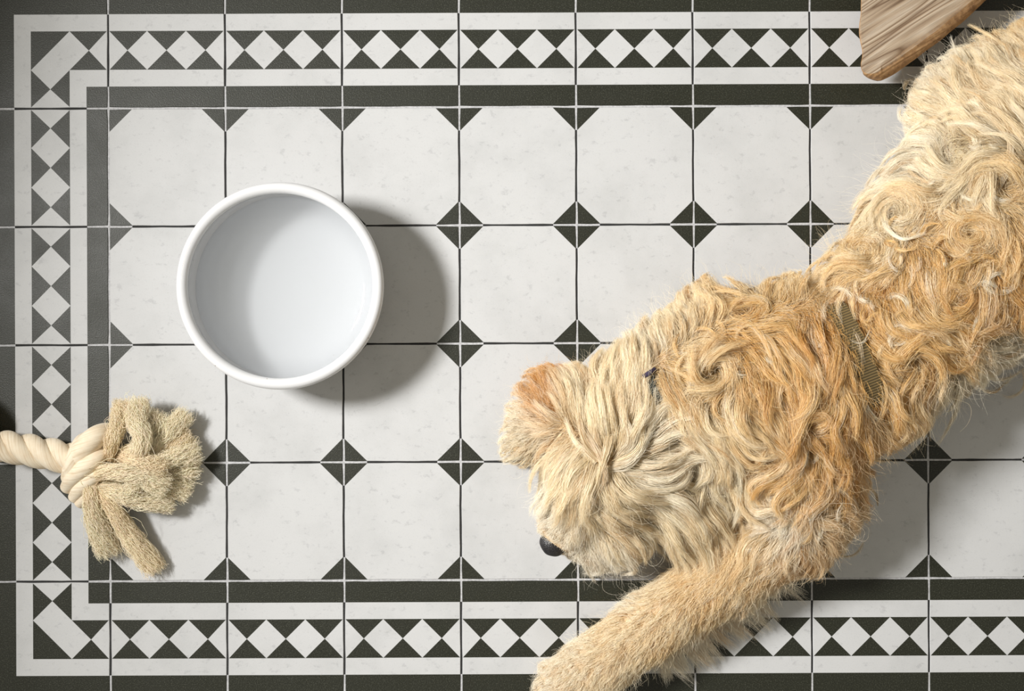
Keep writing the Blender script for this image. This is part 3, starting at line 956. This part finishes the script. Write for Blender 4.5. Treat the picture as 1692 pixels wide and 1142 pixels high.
def field(p):
    d = p[:, None, :] - cxy[None]
    d2 = d[..., 0] ** 2 + d[..., 1] ** 2 + 0.8 * d[..., 2] ** 2
    w = 1.0 / (d2 + 0.00025) ** 2.3
    w /= w.sum(1, keepdims=True)
    hd = w @ chd
    par = w @ cpar
    col = w @ ccol
    dw = p[:, None, :2] - wxy[None, :, :2]
    r = np.linalg.norm(dw, axis=2) + 1e-6
    g = np.exp(-(r / wr) ** 2 * 0.9) * 2.4
    tang = np.stack([dw[..., 1], -dw[..., 0]], -1) / r[..., None] * ws[None, :, None]      # clockwise seen from above
    inw = -dw / r[..., None] * 0.25
    hd = hd + ((tang + inw) * g[..., None]).sum(1)
    hd /= np.linalg.norm(hd, axis=1)[:, None] + 1e-9
    return hd, par, col

def unit_v(v):
    return Vector(v).normalized()

def unit(a):
    return a / (np.linalg.norm(a, axis=-1, keepdims=True) + 1e-9)

def smooth_noise(p, scale, seed):
    g = np.random.default_rng(seed)
    out = 0
    for k in range(5):
        d = unit(g.normal(0, 1, 3)); f = scale * g.uniform(0.6, 1.6)
        out = out + np.sin(p @ d * f + g.uniform(0, 6.28))
    return out / 2.2

def sample_roots(count):
    a, b, c = co[tri[:, 0]], co[tri[:, 1]], co[tri[:, 2]]
    cr = np.cross(b - a, c - a); ar = np.linalg.norm(cr, axis=1); fn = cr / (ar[:, None] + 1e-12)
    w = ar.copy()
    cen = (a + b + c) / 3
    w[(fn[:, 2] < -0.35) | (cen[:, 2] < 0.006)] = 0
    w[cen[:, 0] > 0.95] *= 0.25                     # hindquarters outside the frame
    w /= w.sum()
    t = rng.choice(len(w), count, p=w)
    u, v = rng.uniform(0, 1, (2, count)); s = u + v > 1; u[s] = 1 - u[s]; v[s] = 1 - v[s]
    return (a[t] + (b - a)[t] * u[:, None] + (c - a)[t] * v[:, None]).astype(np.float64), fn[t].astype(np.float64)

NOSE = np.array(nc)

def grow(roots, nrm, length, curl, stick, lift, K, wav, flowmix=1.0):
    n = len(roots)
    p = roots + nrm * 0.001
    pts = np.empty((n, K, 3)); nors = np.empty((n, K, 3))
    pts[:, 0] = p; nors[:, 0] = nrm
    ds = (length / (K - 1))[:, None]
    hd, _, _ = field(p)
    prev = None
    N = nrm.copy()
    phase = smooth_noise(roots, 45, 3) * 2.5 + rng.uniform(-0.6, 0.6, n)
    for k in range(1, K):
        s = k / (K - 1)
        hd, _, _ = field(p)
        d = np.concatenate([hd, np.full((n, 1), -0.28)], 1)
        d = unit(d - (d * N).sum(1, keepdims=True) * N * stick[:, None])
        if prev is not None:
            wf = 0.60 * (1 - s) + 0.10
            d = unit(wf * d + (1 - wf) * prev)
        # turning in the tangent plane: curl plus a wave along the lock
        ang = curl * (length / (K - 1)) / 0.030 + wav * np.cos(phase + s * 6.5) * 0.55
        B = np.cross(N, d)
        d = unit(d * np.cos(ang)[:, None] + B * np.sin(ang)[:, None])
        prev = d
        rise = lift * (math.cos(s * 2.2)) * 1.0
        p = p + (d + N * np.clip(rise, -0.3, 0.8)[:, None]) * ds
        loc, nn = nearest(p)
        h = ((p - loc) * nn).sum(1)
        want = np.clip(h, 0.0025, None)
        tgt = loc + nn * want[:, None]
        cap = 0.006 + 0.020 * lift * 2
        over = h > cap
        tgt[over] = loc[over] + nn[over] * cap[over, None]
        st = (stick ** 1.2)[:, None]
        inside = (h < 0.002)[:, None]
        p = np.where(inside, loc + nn * 0.0025, p + (tgt - p) * st)
        p[:, 2] = np.maximum(p[:, 2], 0.0025)
        N = unit(0.5 * N + 0.5 * nn)
        pts[:, k] = p; nors[:, k] = N
    return pts, nors

def thin(p, cell):
    key = np.floor(p / cell).astype(np.int64)
    _, i = np.unique(key @ np.array([1, 100003, 10000600009]), return_index=True)
    return np.sort(i)

# ---- locks
roots, rn = sample_roots(16000)
keep = thin(roots, 0.0112)
roots, rn = roots[keep], rn[keep]
_, rn2 = nearest(roots); rn = unit(rn + rn2)
hd, par, col = field(roots)
length = par[:, 0] / 1000 * rng.uniform(0.7, 1.2, len(roots))
cn = smooth_noise(roots, 70, 9)
curl = par[:, 1] * (0.9 * np.tanh(cn * 2.0) + rng.normal(0, 0.28, len(roots)))
stick = par[:, 2]
lift = rng.uniform(0.15, 0.62, len(roots)) * np.clip(length / 0.07, 0.35, 1.2)
wav = rng.uniform(0.2, 0.8, len(roots)) * np.clip(par[:, 1] + 0.15, 0.15, 0.6)
keepn = np.linalg.norm(roots - NOSE, axis=1) > 0.026
# short coat around the nose
dn = np.linalg.norm(roots - NOSE, axis=1)
length = np.where(dn < 0.06, np.minimum(length, 0.004 + np.maximum(dn - 0.024, 0) * 0.6), length)
KG = 14
G, GN = grow(roots, rn, length, curl, stick, lift, KG, wav)
dS = np.minimum(seg_dist(G, STRAP[0], STRAP[1]), seg_dist(G, STRAP[1], STRAP[2])).min(1)
dC = seg_dist(G, COLL[0], COLL[1]).min(1)
ok = keepn & (dS > 0.0150) & (dC > 0.0085) & (np.linalg.norm(G - NOSE, axis=2).min(1) > 0.0215)
G, GN, roots, length, col, stick, curl, par = G[ok], GN[ok], roots[ok], length[ok], col[ok], stick[ok], curl[ok], par[ok]
print('locks', len(G))
lockR = np.full(len(G), 0.0125) * rng.uniform(0.7, 1.15, len(G))
lockN = np.zeros(len(G), dtype=int)
lockTip = rng.uniform(0.25, 0.8, len(G))

# ---- single locks that stand out in the photo: points along the lock (a third value is its height), else it lies on the coat
HERO = []
def hero(path, col, h=0.016, width=0.007, n=110, tip=0.35, force=False):
    HERO.append((path, col, h, width, n, tip, force))
for q, c in (([(1004, 776), (1045, 760), (1073, 712), (1084, 640)], 'pale'), ([(1008, 770), (1052, 745), (1062, 700), (1050, 630)], 'cream'),
             ([(994, 766), (966, 724), (953, 664), (962, 606)], 'cream'), ([(1014, 764), (1042, 728), (1026, 676), (1016, 612)], 'pale'),
             ([(1000, 768), (985, 720), (990, 660), (985, 604)], 'cream'), ([(985, 765), (950, 730), (934, 690)], 'cream'),
             ([(1055, 766), (1100, 708), (1150, 692), (1178, 730), (1178, 780), (1188, 828)], 'pale'),
             ([(1050, 772), (1106, 724), (1148, 712), (1166, 740)], 'pale'), ([(1062, 770), (1116, 752), (1150, 738), (1180, 752)], 'pale'),
             ([(999, 780), (1065, 786), (1126, 812), (1180, 866), (1200, 915)], 'pale'), ([(1006, 790), (1070, 804), (1130, 836), (1182, 892)], 'cream'),
             ([(1004, 802), (1065, 832), (1126, 858), (1170, 893)], 'pale'), ([(1080, 790), (1145, 806), (1195, 850), (1215, 905)], 'cream'),
             ([(948, 816), (978, 845), (1034, 862), (1085, 852), (1128, 878)], 'white'), ([(955, 812), (990, 832), (1040, 842), (1090, 838), (1140, 862)], 'pale'),
             ([(985, 795), (932, 798), (922, 822), (938, 850), (956, 874)], 'pale'), ([(1000, 790), (948, 808), (944, 834), (962, 868)], 'cream'),
             ([(952, 690), (984, 738), (1000, 784), (986, 826)], 'pale'), ([(1012, 700), (1002, 748), (988, 792), (992, 830)], 'cream'), ([(955, 752), (912, 800), (898, 852)], 'pale'), ([(968, 770), (925, 830), (918, 870)], 'pale'),
             ([(940, 740), (900, 770), (888, 815)], 'pale'),
             ([(989, 892), (1016, 915), (1002, 938)], 'white'), ([(1045, 876), (1085, 905), (1108, 930)], 'white'), ([(1030, 870), (1060, 905), (1068, 935)], 'pale'),
             ([(1106, 866), (1136, 905), (1148, 932)], 'cream'), ([(1126, 845), (1177, 876), (1208, 912)], 'cream'), ([(960, 905), (966, 935), (984, 962)], 'white'),
             ([(1180, 690), (1215, 760), (1222, 830), (1205, 890)], 'pale'), ([(1120, 640), (1160, 690), (1205, 740), (1225, 800)], 'cream'),
             ([(1150, 660), (1195, 715), (1240, 770), (1250, 840)], 'cream')):
    hero(q, c, 0.025, 0.0090, 160, 0.35)
for q, c in (([(1218, 538), (1268, 558), (1292, 600), (1312, 638), (1292, 678)], 'gold'), ([(1200, 520), (1250, 545), (1278, 600), (1290, 640)], 'gold'),
             ([(1292, 528), (1334, 578), (1353, 622), (1322, 660)], 'gold'), ([(1368, 525), (1386, 588), (1378, 655), (1392, 690)], 'gold'),
             ([(1330, 520), (1362, 575), (1366, 640), (1345, 700)], 'amber'), ([(1391, 693), (1412, 739), (1440, 758), (1464, 764)], 'straw'),
             ([(1294, 712), (1328, 738), (1328, 770), (1298, 792)], 'white'), ([(1280, 700), (1318, 735), (1312, 780), (1280, 805)], 'straw'),
             ([(1250, 700), (1292, 745), (1286, 800), (1250, 822)], 'straw'), ([(1466, 630), (1484, 664), (1500, 692), (1512, 722)], 'straw'),
             ([(1468, 640), (1476, 680), (1492, 715)], 'gold'), ([(1240, 850), (1262, 822), (1285, 845), (1290, 890)], 'white'),
             ([(1300, 850), (1330, 862), (1352, 842), (1350, 815)], 'white'), ([(1340, 800), (1380, 805), (1402, 825), (1396, 850)], 'white'),
             ([(1540, 640), (1580, 665), (1570, 700), (1550, 735)], 'white'), ([(1600, 560), (1616, 610), (1656, 628), (1700, 606)], 'white'),
             ([(1640, 500), (1610, 540), (1628, 590), (1690, 600)], 'pale'), ([(1620, 470), (1660, 520), (1700, 530)], 'pale'),
             ([(1560, 470), (1545, 520), (1570, 560), (1610, 575)], 'straw'),
             ([(1470, 330), (1462, 370), (1490, 395), (1530, 385)], 'pale'), ([(1640, 330), (1668, 260), (1662, 200), (1640, 150)], 'pale'),
             ([(1600, 330), (1618, 270), (1600, 200), (1575, 140)], 'pale'), ([(1660, 190), (1620, 140), (1585, 95), (1570, 60)], 'white'),
             ([(1690, 200), (1650, 130), (1610, 80)], 'white'), ([(1560, 260), (1540, 210), (1500, 175)], 'pale'), ([(1690, 120), (1650, 70), (1600, 40)], 'straw')):
    hero(q, c, 0.020, 0.0065, 110, 0.3)
for q, c, n in (([(1388, 560), (1402, 600), (1412, 640), (1416, 690)], 'gold', 80),
                ([(1410, 440), (1396, 478), (1384, 505), (1390, 535)], 'gold', 60),
                ([(1452, 610), (1464, 650), (1455, 690), (1430, 712)], 'straw', 60), ([(1418, 640), (1436, 680), (1462, 700), (1484, 690)], 'pale', 45),
                ([(1410, 455), (1408, 500), (1414, 530)], 'straw', 40), ([(1400, 520), (1420, 570), (1424, 610)], 'pale', 9), ([(1440, 540), (1424, 566), (1402, 560)], 'pale', 7)):
    hero(q, c, 0.018, 0.007, n, 0.5, True)
for i in range(70):                                 # white feathering on the lower side of the foreleg
    t = rng.uniform(0, 1)
    u, v = 1085 + 195 * t, 1078 - 138 * t
    dx, dy = rng.uniform(8, 62), rng.uniform(34, 62)
    hero([(u, v, 0.040), (u + dx * .45, v + dy * .5, 0.030), (u + dx, v + dy, 0.006)], 'white', 0, 0.011, 70, 0.75)
for (u, v, z, r, sg) in WH:                         # arcs of the whorls
    main = (u, v) in ((1182, 612), (1150, 775), (1610, 385), (1512, 590), (1275, 755))
    for j in range(7 if main else 5):
        rr = r * rng.uniform(0.45, 1.25); a0 = rng.uniform(0, 6.28); sw = rng.uniform(2.4, 4.0) if main else rng.uniform(1.4, 2.4)
        hero([(u + rr * (1 - .25 * k / 6) * math.cos(a0 + sg * sw * k / 6), v + rr * (1 - .25 * k / 6) * math.sin(a0 + sg * sw * k / 6)) for k in range(7)],
             None, 0.015, 0.0075, 60, 0.85)
for (u0, u1, v0, v1, cnt_, cs) in ((1225, 1420, 720, 900, 30, ('white', 'pale', 'straw')), (1430, 1700, 340, 650, 60, ('pale', 'straw', 'white', 'gold')),
                                   (1500, 1700, 90, 330, 24, ('white', 'pale')), (1140, 1390, 490, 700, 26, ('straw', 'pale', 'gold'))):
    for i in range(cnt_):                           # wispy pale curls lying over the coat
        u, v = rng.uniform(u0, u1), rng.uniform(v0, v1)
        rr = rng.uniform(14, 36); a0 = rng.uniform(0, 6.28); sg = rng.choice((-1, 1)); sw = rng.uniform(1.3, 3.0)
        hero([(u + rr * (1 - .2 * k / 5) * math.cos(a0 + sg * sw * k / 5), v + rr * (1 - .2 * k / 5) * math.sin(a0 + sg * sw * k / 5)) for k in range(6)],
             cs[rng.integers(len(cs))], 0.019, 0.0045, 34, 0.7)
hG, hN, hc = [], [], []
for path, cname, h, width, n, tip, _f in HERO:
    pts, nrs = [], []
    zl = 0.14
    for i, q in enumerate(path):
        s = i / (len(path) - 1)
        if len(q) == 3:
            pts.append(np.array(P(*q))); nrs.append((0, 0, 1.0)); continue
        z = zl; nn = Vector((0, 0, 1))
        for _ in range(4):
            p = P(q[0], q[1], z)
            hit = bvh.ray_cast(Vector((p.x, p.y, 0.5)), Vector((0, 0, -1)))
            if hit[0] is None:
                z = max(0.006, zl - 0.035)
            else:
                z = hit[0].z + h * (0.05 + 0.95 * math.sin(min(1.0, 0.15 + 1.6 * s) * 1.57) * (1 - 0.35 * s)); nn = hit[1]
        zl = z
        p = P(q[0], q[1], z)
        pts.append(np.array(p)); nrs.append(tuple(unit_v(nn)))
    g = catmull(pts, KG); g[:, 2] = np.maximum(g[:, 2], 0.004)
    hG.append(g); hN.append(catmull(nrs, KG))
    hc.append(COL[cname] if cname else None)
hG, hN = np.array(hG), np.array(hN); hN /= np.linalg.norm(hN, axis=2)[..., None]
_, _, fc = field(hG[:, KG // 2])
fc = fc + (np.array(COL['pale']) - fc) * rng.uniform(0.0, 0.6, (len(fc), 1))
hc = np.array([c if c is not None else f for c, f in zip(hc, fc)])
hl = np.linalg.norm(np.diff(hG, axis=1), axis=2).sum(1)
dS = np.minimum(seg_dist(hG, STRAP[0], STRAP[1]), seg_dist(hG, STRAP[1], STRAP[2])).min(1)
hk = (dS > 0.012) | np.array([len(x) > 6 and x[6] for x in HERO])
G, GN, roots, length, col = (np.concatenate([x, y[hk]]) for x, y in ((G, hG), (GN, hN), (roots, hG[:, 0]), (length, hl), (col, hc)))
lockR = np.concatenate([lockR, np.array([x[3] for x in HERO])[hk]])
lockN = np.concatenate([lockN, np.array([x[4] for x in HERO])[hk]])
lockTip = np.concatenate([lockTip, np.array([x[5] for x in HERO])[hk]])

def part_of(p):
    """0 coat, 1 head hair, 2 ear hair, 3 leg hair"""
    out = np.zeros(len(p), dtype=int)
    def near(pts, r):
        d = np.min([np.linalg.norm(p - np.array(P(*q)), axis=1) for q in pts], axis=0)
        return d < r
    out[near([(1035, 722, .09), (1000, 770, .09), (975, 805, .08), (950, 845, .06), (926, 880, .05), (1010, 865, .05), (1060, 690, .10)], 0.085)] = 1
    out[near([(930, 672, .075), (905, 668, .055), (885, 700, .04), (868, 732, .03)], 0.046)] = 2
    out[near([(1125, 815, .09), (1150, 855, .065), (1160, 885, .045)], 0.050)] = 4
    out[near([(1300, 890, .06), (1240, 918, .056), (1160, 972, .05), (1080, 1030, .046), (1010, 1082, .042), (955, 1122, .036), (915, 1140, .025)], 0.064)] = 3
    return out

def strands_from_locks(per, K=11):
    L = len(G)
    cnt = np.clip((per * rng.uniform(0.7, 1.3, L) * np.clip(length / 0.06, 0.45, 1.4)), 8, None).astype(int)
    far = roots[:, 0] > 0.95
    cnt[far] = (cnt[far] * 0.8).astype(int)
    cnt = np.where(lockN > 0, lockN, cnt)
    lid = np.repeat(np.arange(L), cnt)
    n = len(lid)
    T = unit(np.gradient(G, axis=1))
    B = unit(np.cross(GN, T)); N = unit(np.cross(T, B))
    smax = np.clip(rng.normal(0.82, 0.17, n), 0.35, 1.0)
    s = np.linspace(0, 1, K)[None] * smax[:, None]
    x = s * (KG - 1); i0 = np.minimum(x.astype(int), KG - 2); fr = (x - i0)[..., None]
    li = lid[:, None]
    def samp(A): return A[li, i0] * (1 - fr) + A[li, i0 + 1] * fr
    a = rng.uniform(0, 2 * np.pi, n); rad = np.abs(rng.normal(0, 0.62, n))
    tip = lockTip[lid]; Rl = lockR[lid]
    shr = 1 - (1 - tip[:, None]) * np.clip(s * 1.5, 0, 1) ** 0.8
    shr = np.where((lockN[lid] > 0)[:, None], shr * np.clip(0.25 + s * 4, 0, 1), shr)
    ob = (Rl * rad * np.cos(a))[:, None] * shr
    on = (np.abs(Rl * rad * np.sin(a)) * 0.55)[:, None] * shr * np.clip(s * 4, 0, 1)
    pos = samp(G) + samp(B) * ob[..., None] + samp(N) * on[..., None]
    # strand waviness
    loose = rng.uniform(0, 1, n) < 0.13
    amp = np.where(loose, 0.0060, 0.0020) * rng.uniform(0.3, 1.2, n)
    for fq in (1.3, 3.1):
        ph = rng.uniform(0, 6.28, (n, 1, 3)); ff = fq * rng.uniform(0.7, 1.4, (n, 1, 1))
        pos = pos + (amp[:, None] * s ** 1.1)[..., None] * np.sin(6.28 * ff * s[..., None] + ph) / (fq ** 0.5)
    pos[..., 2] = np.maximum(pos[..., 2], 0.0012)
    lt = rng.normal(0, 0.09, L)[lid] + rng.normal(0, 0.13, n)
    tint = col[lid]
    up = np.clip(lt, 0, 1)[:, None]; dn_ = np.clip(-lt, 0, 1)[:, None]
    tint = tint + (np.array((0.96, 0.90, 0.77)) - tint) * up * 2.2
    tint = tint * (1 - dn_ * np.array((1.0, 1.5, 2.0)))
    return pos, np.clip(tint, 0.02, 0.96), part_of(roots)[lid]

pos, tint, part = strands_from_locks(75)
print('lock strands', len(pos))

# ---- undercoat: short dense hair close to the skin
ur, un = sample_roots(70000)
okn = (np.linalg.norm(ur - NOSE, axis=1) > 0.021)
ur, un = ur[okn], un[okn]
uh, upar, ucol = field(ur)
n = len(ur)
ul = np.clip(upar[:, 0] / 1000 * 0.32, 0.010, 0.026) * rng.uniform(0.7, 1.25, n)
dn = np.linalg.norm(ur - NOSE, axis=1)
ul = np.where(dn < 0.05, np.minimum(ul, 0.004 + (dn - 0.021) * 0.35), ul)
d = np.concatenate([uh, np.full((n, 1), -0.15)], 1)
d = unit(unit(d - (d * un).sum(1, keepdims=True) * un) + rng.normal(0, 0.22, (n, 3)))
KU = 5
su = np.linspace(0, 1, KU)[None, :, None]
up_ = ur[:, None] + (d[:, None] * (su ** 1.0) * 0.9 + un[:, None] * (0.55 * np.sin(su * 1.9)) * rng.uniform(0.5, 1.1, (n, 1, 1))) * ul[:, None, None]
up_ += rng.normal(0, 1, (n, 1, 3)) * 0.002 * su ** 2
up_[..., 2] = np.maximum(up_[..., 2], 0.001)
dS = np.minimum(seg_dist(up_[:, -1], STRAP[0], STRAP[1]), seg_dist(up_[:, -1], STRAP[1], STRAP[2]))
sel = (dS > 0.0095) & (seg_dist(up_[:, -1], COLL[0], COLL[1]) > 0.008)
up_, ucol, ur = up_[sel], ucol[sel], ur[sel]
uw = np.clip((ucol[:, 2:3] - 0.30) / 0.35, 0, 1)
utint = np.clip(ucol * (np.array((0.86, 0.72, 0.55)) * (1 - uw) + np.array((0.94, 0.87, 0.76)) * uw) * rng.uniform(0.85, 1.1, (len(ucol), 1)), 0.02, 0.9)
upart = part_of(ur)

def resample(a, K):
    x = np.linspace(0, a.shape[1] - 1, K); i = np.minimum(x.astype(int), a.shape[1] - 2); f = (x - i)[None, :, None]
    return a[:, i] * (1 - f) + a[:, i + 1] * f
# ---- fine flyaway hairs that stand off the coat
fr_, fn_ = sample_roots(9000)
okn = (np.linalg.norm(fr_ - NOSE, axis=1) > 0.05)
fr_, fn_ = fr_[okn], fn_[okn]
fh, fpar, fcol = field(fr_)
n = len(fr_); KF = 9
fl = np.clip(fpar[:, 0] / 1000 * 0.85, 0.022, 0.060) * rng.uniform(0.6, 1.3, n)
d = unit(np.concatenate([fh, np.full((n, 1), -0.1)], 1) * 0.9 + fn_ * 0.75 + rng.normal(0, 0.35, (n, 3)))
sf = np.linspace(0, 1, KF)[None, :, None]
fp = fr_[:, None] + fn_[:, None] * 0.004 + d[:, None] * sf * fl[:, None, None]
side_ = unit(np.cross(d, fn_))
fp += side_[:, None] * (fl * rng.normal(0, 0.38, n))[:, None, None] * np.sin(sf * 2.6) + np.array((0, 0, -1.0)) * (0.25 * fl)[:, None, None] * sf ** 2
fp += 0.0022 * sf * np.sin(6.28 * 1.6 * sf + rng.uniform(0, 6.28, (n, 1, 3)))
fp[..., 2] = np.maximum(fp[..., 2], 0.001)
dS = np.minimum(seg_dist(fp, STRAP[0], STRAP[1]), seg_dist(fp, STRAP[1], STRAP[2])).min(1)
sel = (dS > 0.012) | (rng.uniform(0, 1, n) < 0.25)
ftint = np.clip(fcol[sel] + (np.array((0.97, 0.91, 0.78)) - fcol[sel]) * 0.35, 0, 0.97)
fp = resample(fp[sel], pos.shape[1])
fpart = part_of(fr_[sel])

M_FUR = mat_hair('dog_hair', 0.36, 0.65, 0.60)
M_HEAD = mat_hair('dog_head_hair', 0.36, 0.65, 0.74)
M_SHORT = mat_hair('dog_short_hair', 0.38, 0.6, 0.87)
PN = {0: ('coat', None), 1: ('head_hair', 'long cream hair over the head and muzzle'), 2: ('ear_hair', 'ginger and cream ear hair'),
      4: ('ear_hair', 'long cream ear hair'), 3: ('leg_hair', 'short tan foreleg hair with white feathering')}
K = pos.shape[1]
prof_r = (0.00019 * (1 - 0.75 * np.linspace(0, 1, K) ** 1.6))[None]
prof_u = (0.00026 * (1 - 0.7 * np.linspace(0, 1, KU)))[None]
for k, (nm, lab) in PN.items():
    a, b, c = part == k, upart == k, fpart == k
    if a.any():
        rr = np.concatenate([np.repeat(prof_r, a.sum(), 0), np.repeat(prof_r * 0.75, c.sum(), 0)])
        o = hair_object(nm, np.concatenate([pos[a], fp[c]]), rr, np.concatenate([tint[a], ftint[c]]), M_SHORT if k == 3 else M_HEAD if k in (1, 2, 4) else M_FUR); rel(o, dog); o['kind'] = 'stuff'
        if lab: o['label'] = lab
    if b.any():
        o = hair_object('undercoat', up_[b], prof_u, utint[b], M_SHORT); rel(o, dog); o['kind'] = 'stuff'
print('strands', len(pos) + len(up_))
